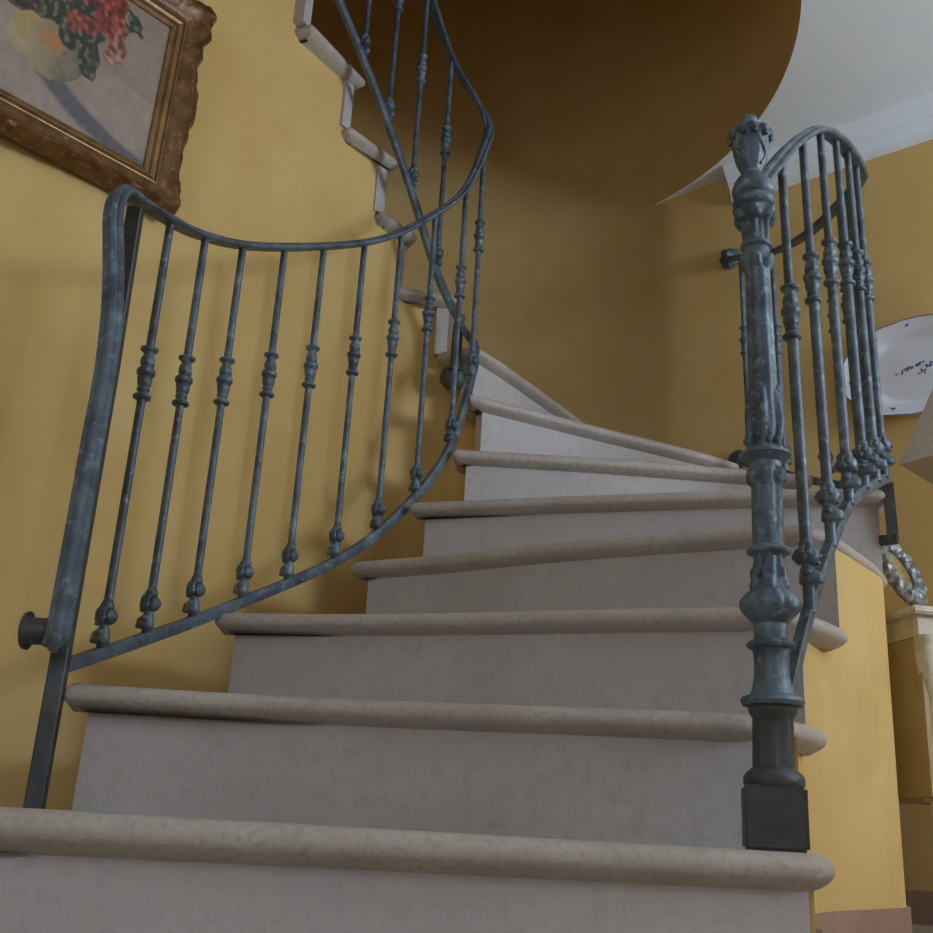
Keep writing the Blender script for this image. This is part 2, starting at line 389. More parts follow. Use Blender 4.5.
for n in range(1, 15):
    fr = FC[n]
    a = offset_curve(fr, 0.0275); b_ = offset_curve(fr, 0.066)
    def trim(Pl, d0, d1):
        Pl = resample(Pl, .005); L_ = [0]
        for i in range(1, len(Pl)): L_.append(L_[-1] + (Pl[i] - Pl[i - 1]).length)
        return resample([p for p, l in zip(Pl, L_) if d0 <= l <= L_[-1] - d1], .05)
    d1 = {1: .0, 2: -.065, 3: -.09, 4: -.075, 5: -.006, 6: .04, 7: .02}.get(n, 0.0)
    d0 = {7: .056}.get(n, .036 if n < 8 else .022)
    if d1 < 0:
        for q in (a, b_): q.append(q[-1] + (q[-1] - q[-2]).normalized() * -d1)
        d1 = 0
    a = trim(a, d0, d1); b_ = trim(b_, d0, d1); m_ = min(len(a), len(b_))
    def exact(Pl): 
        q = resample(Pl, sum((Pl[i + 1] - Pl[i]).length for i in range(len(Pl) - 1)) / 20.5); assert len(q) == 22; return q
    a, b_ = exact(a), exact(b_); RIS[n] = (a[0].lerp(b_[0], .5), a[-1].lerp(b_[-1], .5))
    z0 = zt(n - 1) if n > 1 else 0.0; z1 = zt(n) - TH[n] + .012
    bm = bmesh.new(); rows = []
    for p, q in zip(a, b_): rows.append([bm.verts.new((p.x, p.y, z0)), bm.verts.new((p.x, p.y, z1)), bm.verts.new((q.x, q.y, z1)), bm.verts.new((q.x, q.y, z0))])
    for r1, r2 in zip(rows, rows[1:]):
        for k in range(4): bm.faces.new((r1[k], r2[k], r2[(k + 1) % 4], r1[(k + 1) % 4]))
    bm.faces.new(rows[0]); bm.faces.new(rows[-1][::-1])
    place(obj('riser', bm, M['stone'], autosm=30), stairs)

# plaster string walls carrying the stair
def stepped(P, marks, base, z0=0.0, th=0.05, inward=1, label=None):
    """marks: list of (plan point where step n starts, n)"""
    P = resample(P, .02); idx = []
    for q, n in marks:
        q = Vector(q); i = min(range(len(P)), key=lambda k: (P[k] - q).length) + (2 if n < 8 and n > 1 and base == 'wall_left' else 0); idx.append((i, n))
    tops = []
    for i in range(len(P) - 1):
        n = [m_ for j, m_ in idx if j <= i][-1]; tops.append(zt(n) - TH.get(n, .039) + .013 if n < 90 else ZC)
    return struct(base, ribbon(P, z0, tops, th, inward), M['plaster'], autosm=20, label=label)
SW = [Vector((p.x, p.y)) for p in crs([(x, y, 0) for x, y in ((.474, 1.462), (.505, 1.60), (.560, 1.765), (.65, 1.915), (.71, 1.99), (.815, 2.12), (.905, 2.24), (.938, 2.36), (.948, 2.5), (.945, 2.8), (.915, 3.1), (.875, 3.36))], 8)]
stepped(SW, [((.474, 1.46), 1)] + [(RIS[n][1] + Vector((0, -.012)), n) for n in range(2, 8)], 'wall_center', th=0.02, inward=1, label='curved ochre wall under the open right side of the stairs')
sk = offset_curve(resample(SW, .03), -0.008)
skirting('baseboard_center', sk, .075, .008, 1)
# inner core wall: a narrow U round the open well, flush with the upper flight's slab ends
CW = [Vector((p.x, p.y)) for p in crs([(x, y, 0) for x, y in ((-.45, 1.26), (-.56, 1.74), (-.44, 2.14), (-.22, 2.475), (-.10, 2.635), (.0, 2.77), (.04, 2.86), (.045, 2.95), (.01, 3.01), (-.045, 3.04), (-.135, 3.04), (-.222, 3.0), (-.302, 2.90), (-.402, 2.78), (-.567, 2.55), (-.75, 2.29), (-1.05, 1.965), (-1.6, 1.35), (-2.4, .5))], 8)]
stepped(CW, [(RIS[n][0], n) for n in range(1, 14)] + [((-.73, 2.345), 99)], 'wall_left', th=0.014, inward=-1, label='curved ochre wall behind the left railing under the returning flight')
i0 = min(range(len(CW)), key=lambda k: (CW[k] - Vector((-.15, 3.045))).length)
skirting('baseboard_left', offset_curve(resample(CW[i0:], .05), 0.014), .075, .014, -1)

# ------------------------------------------------------------------ railings
def bust_mesh():
    """small cast head-and-shoulders foot facing +x, 0.078 tall, base at z = 0"""
    bm = bmesh.new()
    def rad(t, z, r, md):
        c = math.cos(t)
        if md == 'd': return r * (1 + .85 * max(c, 0) ** 5) * (1 + .05 * math.cos(6 * t))
        return r
    lathe(bm, [(-.012, .0078), (0, .0075), (.0015, .0108, 'd'), (.005, .0120, 'd'), (.011, .0116, 'd'), (.018, .0110, 'd'), (.024, .0100), (.029, .0078), (.034, .0074)], seg=20, rad=rad)
    for s_ in (-1, 1): ball(bm, (.001, s_ * .0085, .018), (.0075, .0062, .0065), 10, 7)   # shoulders
    ball(bm, (.004, 0, .0445), (.0145, .0132, .0170), 16, 12)       # head
    ball(bm, (.0175, 0, .0430), (.0034, .0024, .0045), 8, 6)        # nose
    ball(bm, (.0135, 0, .0335), (.0048, .0048, .0036), 8, 6)        # chin
    ball(bm, (-.0095, 0, .0450), (.0100, .0125, .0130), 12, 8)      # gathered hair at the nape
    ball(bm, (-.0155, 0, .0450), (.0055, .0080, .0080), 10, 7)
    for k in range(11):                                             # curls round the brow
        a = PI * (k / 10); ball(bm, (.006, math.cos(a) * .0128, .0475 + math.sin(a) * .0125), (.0052, .0042, .0042), 8, 6)
    for k in range(9):
        a = PI * (k / 8); ball(bm, (-.003, math.cos(a) * .0142, .0475 + math.sin(a) * .0135), (.0058, .0042, .0042), 8, 6)
    for s_ in (-1, 1): ball(bm, (-.002, s_ * .0125, .0430), (.0065, .0045, .0095), 8, 6)
    lathe(bm, [(.056, .0085), (.061, .0110), (.065, .0112), (.069, .0090), (.074, .0080)], seg=14)
    bmesh.ops.recalc_face_normals(bm, faces=bm.faces)
    me = bpy.data.meshes.new('bust'); bm.to_mesh(me); bm.free(); me.materials.append(M['patina'])
    for p in me.polygons: p.use_smooth = True
    return me
def collar_mesh():
    """turned collar, base z = 0, 0.106 tall"""
    bm = bmesh.new()
    pr = [(0, .008), (.001, .0125), (.003, .0160), (.007, .0168), (.010, .0145), (.012, .0090), (.016, .0088), (.018, .0112), (.022, .0118), (.0235, .0095), (.026, .0095), (.028, .0118, 'l'), (.034, .0128, 'l'), (.042, .0140, 'l'), (.044, .0105), (.046, .0100), (.048, .0150), (.052, .0170), (.057, .0172), (.061, .0150), (.063, .0100), (.066, .0098), (.068, .0125, 'l'), (.074, .0134, 'l'), (.081, .0122, 'l'), (.088, .0096), (.092, .0092), (.095, .0120), (.098, .0162), (.102, .0166), (.104, .0135), (.106, .008)]
    lathe(bm, pr, seg=24, rad=lambda t, z, r, md: r * (1 + .09 * math.cos(6 * t)) if md == 'l' else r)
    bmesh.ops.recalc_face_normals(bm, faces=bm.faces)
    me = bpy.data.meshes.new('collar'); bm.to_mesh(me); bm.free(); me.materials.append(M['patina'])
    for p in me.polygons: p.use_smooth = True
    return me
BUST, COLLAR = bust_mesh(), collar_mesh()
def baluster(root, x, y, zb, ztop, face, rl=.0078, bs=1.05, lean=0.0, bz=0.0):
    H = ztop - zb; bm = bmesh.new(); lathe(bm, [(0, rl), (H - .36, rl), (H - .30, .0082), (H, .0078)], seg=14)
    for v in bm.verts: v.co.x += lean * (v.co.z / H - .35)
    s = obj('baluster', bm, M['patina']); s.parent = root; s.location = Vector((x, y, zb)) - Vector(root.location)
    for nm, me, z, rz in (('bust_foot', BUST, (.017 if bs > 1.06 else .013) + bz, face), ('collar', COLLAR, ztop - zb - .370, face)):
        c = bpy.data.objects.new(nm, me); COL.objects.link(c); c.parent = s; c.location = (0, 0, z); c.rotation_euler = (0, 0, rz)
        c.location.x += lean * ((z + .04) / H - .35)
        if nm == 'bust_foot': c.scale = (bs, bs, 1 + (bs - 1) * .4)
    return s
RAIL = [(-.021, -.0045), (-.016, -.008), (.016, -.008), (.021, -.0045), (.021, .002), (.014, .004), (.010, .0035), (.007, .0085), (.0, .0105), (-.007, .0085), (-.010, .0035), (-.014, .004), (-.021, .002)]
FLAT = [(-.0075, -.011), (.0075, -.011), (.0085, -.009), (.0085, .009), (.0075, .011), (-.0075, .011), (-.0085, .009), (-.0085, -.009)]
def interp(z, dense_n, n=12):
    pts = crs([(v, 0, 0) for v in z], n); return [p.x for p in pts]

# --- left railing: lower flight, tight turn round the well, returning flight
LP = [(-.625, 1.71), (-.565, 1.90), (-.475, 2.13), (-.285, 2.47), (-.16, 2.64), (-.055, 2.775), (.001, 2.855), (.006, 2.905), (-.045, 2.937), (-.125, 2.915), (-.215, 2.85), (-.305, 2.745), (-.415, 2.60), (-.555, 2.41), (-.75, 2.15)]
LB = [.375, .452, .558, .760, .935, 1.150, 1.415, 1.530, 1.625, 1.780, 2.010, 2.200, 2.395, 2.61, 2.92]
LT = [1.225, 1.275, 1.385, 1.612, 1.790, 1.985, 2.210, 2.325, 2.450, 2.575, 2.790, 3.000, 3.190, 3.41, 3.72]
lp = crs([(x, y, 0) for x, y in LP]); lb = interp(LB, 0); lt = interp(LT, 0)
left = thing('stair_railing', 'long patinated iron railing on the left, curling up along the returning flight', 'railing', (-.62, 1.71, zt(1)))
bm = bmesh.new(); sweep(bm, [Vector((p.x, p.y, z)) for p, z in zip(lp, lb)], FLAT); place(obj('bottom_rail', bm, M['patina'], autosm=30), left)
# handrail: sweeps over the first post, drops in front of it and rolls up into a scroll
hp = [Vector((p.x, p.y, z)) for p, z in zip(lp, lt)]
drop = [(-.600, 1.612, .392), (-.594, 1.603, .405), (-.592, 1.600, .43), (-.594, 1.606, .50), (-.596, 1.612, .60), (-.600, 1.622, .72), (-.603, 1.632, .85), (-.612, 1.636, .97), (-.625, 1.632, 1.07), (-.636, 1.630, 1.14), (-.638, 1.638, 1.185), (-.634, 1.662, 1.215)]
dp = crs(drop + [tuple(hp[0])], 6)
allp = dp[:-1] + hp
sd = []
t0 = (hp[2] - hp[0]).normalized(); s0 = Vector((t0.y, -t0.x, 0)).normalized()
s_drop = Vector((0.90, 0.10, 0)).normalized()
for i, p in enumerate(allp):
    if i < len(dp) - 1:
        k = max(0, (i - 40) / (len(dp) - 41)); sd.append((s_drop * (1 - k) + s0 * k).normalized())
    else:
        t = (allp[min(i + 1, len(allp) - 1)] - allp[i - 1]).normalized(); sd.append(Vector((t.y, -t.x, 0)).normalized())
bm = bmesh.new(); sweep(bm, allp, [(a * .84, b_) for a, b_ in RAIL], side=sd); place(obj('handrail', bm, M['patina'], autosm=25), left)
bm = bmesh.new()
for a, rr in (((-.700, 1.640, .423), None),):
    pr = [(0, .018), (.003, .028), (.009, .029), (.011, .024), (.014, .0235), (.016, .0205), (.048, .0205), (.052, .023), (.060, .024), (.075, .024), (.088, .022)]
    lathe(bm, pr, seg=28)
    for v in bm.verts: v.co = Vector((-.652 + v.co.z * .78, 1.622 + v.co.x + v.co.z * .02, .418 + v.co.y))
place(obj('rail_scroll', bm, M['patina_dark'], autosm=35), left)
bm = bmesh.new(); sweep(bm, [Vector((-.622, 1.71, zt(1))), Vector((-.622, 1.71, .35)), Vector((-.624, 1.71, .9)), Vector((-.629, 1.71, 1.205))], [(-.011, -.0135), (.011, -.0135), (.0135, -.011), (.0135, .011), (.011, .0135), (-.011, .0135), (-.0135, .011), (-.0135, -.011)], side=[Vector((1, 0.1, 0))] * 4)
place(obj('end_post', bm, M['patina_dark'], autosm=30), left)
LS = [.54, 1.115, 1.70, 2.175, 2.52, 2.93, 3.53, 4.26, 5.08, 5.92, 9.01, 10.02, 10.94, 11.70, 12.3, 12.85, 13.4]
for s in LS:
    p = at_s(lp, s); a = at_s(lp, max(s - .1, 0)); c = at_s(lp, s + .1); t = (c - a).normalized()
    zb = lb[int(s * 12)] * (1 - (s * 12 % 1)) + lb[int(s * 12) + 1] * (s * 12 % 1); z1 = lt[int(s * 12)] * (1 - (s * 12 % 1)) + lt[int(s * 12) + 1] * (s * 12 % 1)
    face = math.atan2(t.y, t.x) + PI / 2
    baluster(left, p.x, p.y, zb + .004, z1 - .004, face)
# anchor bracket into the core wall below the turn
bm = bmesh.new(); q0 = at_s(lp, 7.4); zq = lb[89]
tube(bm, [(-.052, 2.952, 1.475), (-.050, 2.952, 1.60), (-.046, 2.950, 1.655)], .0165, 10)
place(obj('wall_bracket', bm, M['patina_dark']), left)
bm = bmesh.new(); lathe(bm, [(0, .012), (.004, .038), (.012, .041), (.018, .034), (.024, .036), (.032, .030), (.04, .017)], seg=24)
for v in bm.verts: v.co = Vector((-.056 + v.co.x, 2.995 - v.co.z, 1.462 + v.co.y))
place(obj('wall_flange', bm, M['patina_dark']), left)

# --- right railing with the newel
RP = [(.44, 1.49), (.52, 1.62), (.62, 1.78), (.73, 1.94), (.84, 2.10), (.94, 2.27), (.995, 2.42), (1.02, 2.6), (1.01, 2.85), (.97, 3.1), (.90, 3.36)]
RB = [.285, .460, .634, .796, .892, .968, 1.00, 1.06, 1.15, 1.26, 1.385]
RT = [1.165, 1.315, 1.49, 1.638, 1.718, 1.775, 1.845, 1.905, 1.955, 2.03, 2.15]
rp = crs([(x, y, 0) for x, y in RP]); rb = interp(RB, 0); rt_ = interp(RT, 0)
NX, NY = .436, 1.494
right = thing('stair_railing', 'short patinated iron railing on the right with an ornate newel post', 'railing', (NX, NY, zt(1)))
bm = bmesh.new(); sweep(bm, [Vector((p.x, p.y, z)) for p, z in zip(rp, rb)][2:], FLAT); place(obj('bottom_rail', bm, M['patina'], autosm=30), right)
bm = bmesh.new(); sweep(bm, [Vector((p.x, p.y, z)) for p, z in zip(rp, rt_)][0:-1], [(a * .85, b_) for a, b_ in RAIL])
for v in bm.verts: v.co.x -= .006
place(obj('handrail', bm, M['patina'], autosm=25), right)
for s in (1.35, 2.22, 2.94, 3.60, 4.17, 4.70, 5.45, 6.1, 6.7, 7.1, 7.51, 7.98, 8.98, 9.72):
    p = at_s(rp, s); a = at_s(rp, s - .1); c = at_s(rp, s + .1); t = (c - a).normalized(); k = s * 12 % 1; i = int(s * 12)
    if s in (5.45, 6.1): continue
    baluster(right, p.x, p.y, rb[i] * (1 - k) + rb[i + 1] * k + .004, rt_[i] * (1 - k) + rt_[i + 1] * k - .004, math.atan2(t.y, t.x) - PI / 2, .0098, 1.14, -.013, {1.35: .027, 2.22: .027, 2.94: .014}.get(s, .009))
# wall fixings of the right railing
bm = bmesh.new(); lathe(bm, [(0, .032), (.006, .040), (.012, .034), (.018, .036), (.026, .028), (.036, .018), (.06, .012)], seg=20, rad=lambda t, z, r, md: r * (1 + .08 * math.cos(8 * t)))
for v in bm.verts:
    x, y, z = v.co; q = WA + WD * (-.004) + WD * x + WN * z; v.co = Vector((q.x, q.y, 2.158 + y))
place(obj('wall_flange', bm, M['patina']), right)
bm = bmesh.new(); lathe(bm, [(0, .030), (.006, .034), (.012, .028), (.02, .024), (.03, .016)], seg=20)
for v in bm.verts:
    x, y, z = v.co; q = WA + WD * 0.0 + WD * x + WN * z; v.co = Vector((q.x, q.y, 1.395 + y))
place(obj('wall_flange', bm, M['patina_dark']), right)
bm = bmesh.new()
sweep(bm, [Vector((.953, 2.29, .965)), Vector((.957, 2.296, .90)), Vector((.960, 2.30, .832))], [(-.012, -.006), (.012, -.006), (.012, .006), (-.012, .006)], side=[Vector((.9, -.3, 0))] * 3)
sweep(bm, [Vector((.967, 2.292, .836)), Vector((.937, 2.318, .836))], [(-.006, -.011), (.006, -.011), (.006, .011), (-.006, .011)], side=[Vector((.3, 1, 0))] * 2)
place(obj('wall_bracket', bm, M['patina_dark'], smooth=False), right)

# --- newel post
def nrad(t, z, r, md):
    if md == 'o':                       # octagon
        a = ((t + PI / 8) % (PI / 4)) - PI / 8; return r * math.cos(PI / 8) / math.cos(a) * 1.04
    if md == 'g': return r * (1 + .055 * abs(math.cos(7 * t)) - .03)       # gadroons
    if md == 'a':                       # acanthus
        return r * (1 + .09 * math.cos(6 * t) + .05 * math.cos(12 * t + z * 300) + .03 * math.sin(9 * t - z * 500))
    if md == 'c': return r * (1 + .06 * math.cos(8 * t))
    return r
NP = [(.247, .039), (.250, .0405), (.258, .0405), (.264, .037), (.269, .031), (.272, .027, 'o'), (.335, .0265, 'o'), (.338, .027), (.345, .0315), (.350, .033), (.3535, .033), (.356, .040), (.362, .0435), (.367, .0415), (.371, .031), (.378, .0275), (.395, .0245), (.412, .0235), (.428, .0245), (.434, .0265), (.437, .033), (.441, .0345), (.445, .031), (.449, .024), (.470, .0225), (.4745, .027), (.478, .030), (.482, .034, 'g'), (.490, .040, 'g'), (.498, .042, 'g'), (.507, .040, 'g'), (.515, .033, 'g'), (.519, .0285), (.524, .0275, 'a'), (.540, .0245, 'a'), (.556, .0225, 'a'), (.570, .021, 'o'), (.574, .023), (.577, .030), (.581, .0315), (.585, .029), (.588, .023), (.592, .0215, 'o'), (.680, .0215, 'o'), (.684, .023, 'a'), (.692, .027, 'a'), (.700, .028, 'a'), (.706, .026, 'a'), (.711, .0225), (.720, .0225), (.726, .031), (.731, .037), (.736, .036), (.740, .029), (.748, .0235, 'a'), (.760, .0265, 'a'), (.785, .0275, 'a'), (.805, .026, 'a'), (.825, .0225, 'a'), (.835, .0215, 'c'), (1.035, .0182, 'c'), (1.04, .0215, 'a'), (1.048, .0265, 'a'), (1.056, .026, 'a'), (1.061, .022), (1.066, .0205), (1.072, .0205), (1.076, .0245), (1.081, .0245), (1.084, .0205), (1.094, .021, 'a'), (1.112, .0215, 'a'), (1.118, .024, 'a'), (1.122, .030, 'a'), (1.130, .033, 'a'), (1.138, .033, 'a'), (1.142, .029), (1.146, .027), (1.150, .0320), (1.156, .0340), (1.162, .0320), (1.166, .0285), (1.171, .0325), (1.180, .0340), (1.192, .030), (1.202, .024), (1.208, .0175), (1.214, .016)]
newel_root = None
bm = bmesh.new()
def zadj(z):
    K = ((0, 0), (.25, 0), (.36, -.003), (.50, -.004), (.58, -.008), (.70, -.012), (.735, -.014), (.84, -.010), (1.05, -.007), (1.2, -.005), (2, -.005))
    for (a, p), (b_, q) in zip(K, K[1:]):
        if a <= z <= b_: return z + p + (q - p) * (z - a) / (b_ - a)
    return z
def bow(bm, z0=0.0):
    for v in bm.verts: v.co.x += .0065 * math.sin(PI * min(max((v.co.z + z0) / 1.15, 0), 1))
prof = [(zadj(q[0]) - zt(1), q[1], q[2] if len(q) > 2 else None) for q in NP]
lathe(bm, prof, seg=96, rad=nrad, rot=math.radians(12))
bow(bm)
newel = obj('newel_post', bm, [M['patina'], M['patina_dark']], autosm=35)
for p in newel.data.polygons:
    if p.center.z + zt(1) < .355: p.material_index = 1
newel.parent = right; newel['label'] = 'ornate cast newel post with octagonal shaft and leaf bands'
bm = bmesh.new(); box(bm, -.0405, .0405, -.0405, .0405, 0, .082)
bmesh.ops.bevel(bm, geom=list(bm.edges), offset=.004, segments=2, affect='EDGES')
for v in bm.verts: v.co = Matrix.Rotation(math.radians(-12), 3, 'Z') @ v.co
p_ = obj('plinth', bm, M['patina_dark'], autosm=30); p_.parent = newel; p_['label'] = 'dark square plinth block'
bm = bmesh.new()
def frad(t, z, r, md):
    if md == 'v': return r * (1 + .10 * abs(math.cos(4 * t)) ** 2 - .03)
    if md == 'r': return r * (1 + .07 * math.cos(10 * t))
    return r
b0 = 1.206 - zt(1)
lathe(bm, [(b0, .0145), (b0 + .006, .0165, 'v'), (b0 + .018, .0215, 'v'), (b0 + .032, .0255, 'v'), (b0 + .048, .0280, 'v'), (b0 + .060, .0285, 'v'), (b0 + .064, .0300), (b0 + .068, .0340, 'r'), (b0 + .074, .0350, 'r'), (b0 + .080, .0320, 'r'), (b0 + .083, .026), (b0 + .086, .017), (b0 + .088, .0115), (b0 + .093, .0105), (b0 + .096, .0125), (b0 + .102, .0140), (b0 + .107, .0128), (b0 + .112, .008), (b0 + .114, .001)], seg=96, rad=frad, rot=.2)
for k in range(10):                       # curled leaf tips hanging from the urn's rim
    a = k * PI / 5 + .3; ball(bm, (math.cos(a) * .0325, math.sin(a) * .0325, b0 + .066), (.0052, .0052, .007), 8, 6)
for k in range(4):                        # scroll leaves on the urn's body
    a0_ = k * PI / 2 + .55
    P_ = []
    for j in range(15):
        q = j / 14; aa = a0_ + .34 * math.sin(q * 5.2); zz_ = b0 + .012 + .046 * q; rr_ = .0190 + .0095 * min(1, q * 1.4)
        P_.append((math.cos(aa) * rr_, math.sin(aa) * rr_, zz_))
    tube(bm, P_, .0032, 6)
bow(bm)
f_ = obj('finial', bm, M['patina'], autosm=35); f_.parent = newel; f_['label'] = 'urn-shaped finial with leaf rim'
# applied leaf reliefs on the shaft
bm = bmesh.new()
for a0 in (-.55, 1.02, 2.6, 4.17):
    for j in range(9):
        zz = .752 + j * .010; wd = .013 * (1 - j / 10); rr = .0255 - j * .0004
        for s in (-1, 0, 1):
            a = a0 + s * wd / .026; ball(bm, (math.cos(a) * rr, math.sin(a) * rr, zz - zt(1) + (0 if s else .004)), (.0042, .0042, .0062), 7, 5)
    for j in range(3):
        a = a0 + (j - 1) * .42; ball(bm, (math.cos(a) * .0255, math.sin(a) * .0255, .697 - zt(1)), (.005, .005, .0085), 7, 5)
        ball(bm, (math.cos(a) * .024, math.sin(a) * .024, .545 - zt(1)), (.0035, .0035, .009), 7, 5)
for v in bm.verts: v.co.z = zadj(v.co.z + zt(1)) - zt(1)
bow(bm)
l_ = obj('leaf_relief', bm, M['patina']); l_.parent = newel

# ------------------------------------------------------------------ framed painting
pv = Vector((-.765, 2.285)); pd = Vector((-.285, -.32)).normalized(); pn = Vector((pd.y, -pd.x))
if pn.dot(-pv) < 0: pn = -pn
pic = thing('framed_painting', 'still-life flower painting in an ornate gilt frame hanging on the left wall', 'painting', (*(pv + pd * .35 + pn * .03), 1.56))
def PW(s, z, wv): q = pv + pd * s + pn * (0.028 + wv + (z - 1.53) * .035); return Vector((q.x, q.y, z))
def paint(s, z):
    n1 = noise.noise(Vector((s * 9, z * 9, 0))); n2 = noise.noise(Vector((s * 30, z * 22, 3))); n3 = noise.noise(Vector((s * 80, z * 60, 7)))
    jx, jz = s + .006 * n2 + .003 * n3, z + .006 * n1 + .003 * n2
    c = Vector((.29, .235, .19)) + Vector((.03, .025, .025)) * n1
    edge = 1.772 - (jx - .09) * -.05 if jx < .3 else 1.78
    if jz < 1.772 + (jx - .09) * .12: c = Vector((.33, .27, .235)) + Vector((.05, .045, .04)) * n2
    # cloth shadow cast by the vase, a wedge running down to the right corner
    t = (.40 - jx) / .28
    if 0 < t < 1.05:
        cz = 1.72 - .115 * t - .02 * math.sin(t * 3); hw = .038 - .012 * t
        d = abs(jz - cz) / hw
        if d < 1: c = c.lerp(Vector((.115, .115, .135)), min(1, (1 - d) * 2.2))
    c += Vector((.03, .03, .03)) * n3
    def ell(cx, cz, rx, rz): return ((jx - cx) / rx) ** 2 + ((jz - cz) / rz) ** 2
    e = ell(.380, 1.765, .092, .080)      # round pale vase
    if e < 1 + .1 * n2:
        q = min(1, max(0, (jx - .30) / .13)); c = Vector((.15, .13, .10)).lerp(Vector((.38, .32, .20)), q) + Vector((.07, .06, .04)) * (n2 + n3 * .7)
        if ell(.372, 1.79, .035, .030) < 1 + n2: c = c.lerp(Vector((.46, .20, .07)), .7)
        if ell(.44, 1.80, .03, .045) < 1 + n2: c = c.lerp(Vector((.40, .30, .10)), .7)
    for (cx, cz, rx, rz) in ((.31, 1.86, .06, .05), (.285, 1.80, .026, .055), (.40, 1.875, .10, .045), (.26, 1.90, .035, .035), (.5, 1.90, .06, .08), (.30, 1.95, .12, .05), (.335, 1.82, .03, .03), (.27, 1.765, .012, .02)):
        if ell(cx, cz, rx, rz) < 1 + .9 * n2 + .3 * n3:
            c = Vector((.035, .045, .028)) + Vector((.06, .065, .045)) * max(0, n3 + n2)
            if n3 > .22: c = Vector((.16, .15, .11))
    for (cx, cz, rx, rz, col) in ((.322, 1.868, .032, .030, (.30, .085, .06)), (.252, 1.945, .040, .065, (.30, .05, .03)), (.240, 1.90, .026, .04, (.34, .10, .06)), (.226, 1.862, .026, .030, (.36, .15, .12)), (.230, 1.828, .028, .018, (.38, .20, .16)), (.40, 1.93, .045, .04, (.32, .15, .06)), (.475, 1.855, .045, .04, (.09, .05, .05)), (.33, 1.96, .05, .035, (.28, .06, .05)), (.44, 1.90, .025, .02, (.34, .14, .08))):
        e = ell(cx, cz, rx, rz)
        if e < 1 + .8 * n2 + .25 * n3:
            k = .75 + .9 * n3 + .6 * noise.noise(Vector((jx * 55 + cx * 90, jz * 70, 2)))
            c = Vector(col) * max(.35, k)
            if k > 1.12: c = c.lerp(Vector((.45, .28, .22)), .35)
    return (max(c.x * 1.06, .01), max(c.y * .97, .01), max(c.z * .84, .01), 1)
U0, U1, Z0, Z1 = .102, .70, 1.602, 2.003
bm = bmesh.new(); cl = bm.loops.layers.float_color.new('Col'); NXg, NZg = 200, 140
grid = [[bm.verts.new(PW(U0 + (U1 - U0) * i / NXg, Z0 + (Z1 - Z0) * j / NZg, .012)) for i in range(NXg + 1)] for j in range(NZg + 1)]
colr = [[paint(U0 + (U1 - U0) * i / NXg, Z0 + (Z1 - Z0) * j / NZg) for i in range(NXg + 1)] for j in range(NZg + 1)]
for j in range(NZg):
    for i in range(NXg):
        f = bm.faces.new((grid[j][i], grid[j][i + 1], grid[j + 1][i + 1], grid[j + 1][i]))
        for lo, (jj, ii) in zip(f.loops, ((j, i), (j, i + 1), (j + 1, i + 1), (j + 1, i))): lo[cl] = colr[jj][ii]
place(obj('canvas', bm, M['oil'], smooth=False, recalc=False), pic)
def frame_ring(prof, carve=None, step=.012):
    """sweep (distance outward, height) round the picture, mitred corners"""
    cs = [(U0, Z0), (U1, Z0), (U1, Z1), (U0, Z1)]; dirs = [(-1, -1), (1, -1), (1, 1), (-1, 1)]
    loop = []
    for k in range(4):
        a, b_ = cs[k], cs[(k + 1) % 4]; L_ = math.hypot(b_[0] - a[0], b_[1] - a[1]); n_ = int(L_ / step)
        for i in range(n_):
            t = i / n_; da, db = dirs[k], dirs[(k + 1) % 4]
            loop.append((a, b_, t, da, db, k, L_))
    bm = bmesh.new(); rings = []
    for (a, b_, t, da, db, k, L_) in loop:
        ring = []
        for q in prof:
            d, h = q[0], q[1]; cv = len(q) > 2
            pa = (a[0] + da[0] * d, a[1] + da[1] * d); pb = (b_[0] + db[0] * d, b_[1] + db[1] * d)
            s = pa[0] + (pb[0] - pa[0]) * t; z = pa[1] + (pb[1] - pa[1]) * t
            if cv and carve:
                e, f = carve(s, z, t, k, d); nx, nz = ((0, -1), (1, 0), (0, 1), (-1, 0))[k]
                s += nx * e; z += nz * e; h += f
            ring.append(bm.verts.new(PW(s, z, h)))
        rings.append(ring)
    n_ = len(rings); m_ = len(prof)
    for i in range(n_):
        for j in range(m_ - 1): bm.faces.new((rings[i][j], rings[i][j + 1], rings[(i + 1) % n_][j + 1], rings[(i + 1) % n_][j]))
    return bm
def carve(s, z, t, k, d):
    c = min(t, 1 - t); corner = math.exp(-(c * (.6 if k % 2 == 0 else .42) / .06) ** 2); mid = math.exp(-((t - .5) / .10) ** 2)
    w_ = noise.noise(Vector((s * 22, z * 22, d * 30))); w2 = noise.noise(Vector((s * 60, z * 60, d * 60)))
    g = .35 if k in (0, 2) else 1.0
    if k in (0, 2): corner = math.exp(-(c * .6 / .05) ** 2)
    return (g * .006 * math.sin(t * 60) * (.4 + w_) + .012 * corner + .010 * mid + .006 * w2, .010 * corner + .008 * w_ + .006 * w2 + .006 * mid)
frame = place(obj('frame', frame_ring([(.030, .030), (.036, .036), (.046, .034), (.058, .040, 1), (.070, .048, 1), (.070, .050, 1), (.077, .044, 1), (.082, .032, 1), (.085, .016, 1), (.083, -.010), (.07, -.016)], carve, .006), M['gilt'], autosm=60), pic)
li = obj('inner_moulding', frame_ring([(-.002, .012), (-.002, .018), (.003, .022), (.006, .018), (.009, .018), (.013, .027), (.019, .030), (.022, .024), (.025, .024), (.028, .031), (.032, .030)]), M['gold_line'], autosm=30)
li.parent = frame; li.matrix_parent_inverse = Matrix.Identity(4); li['label'] = 'stepped lighter gold inner moulding'

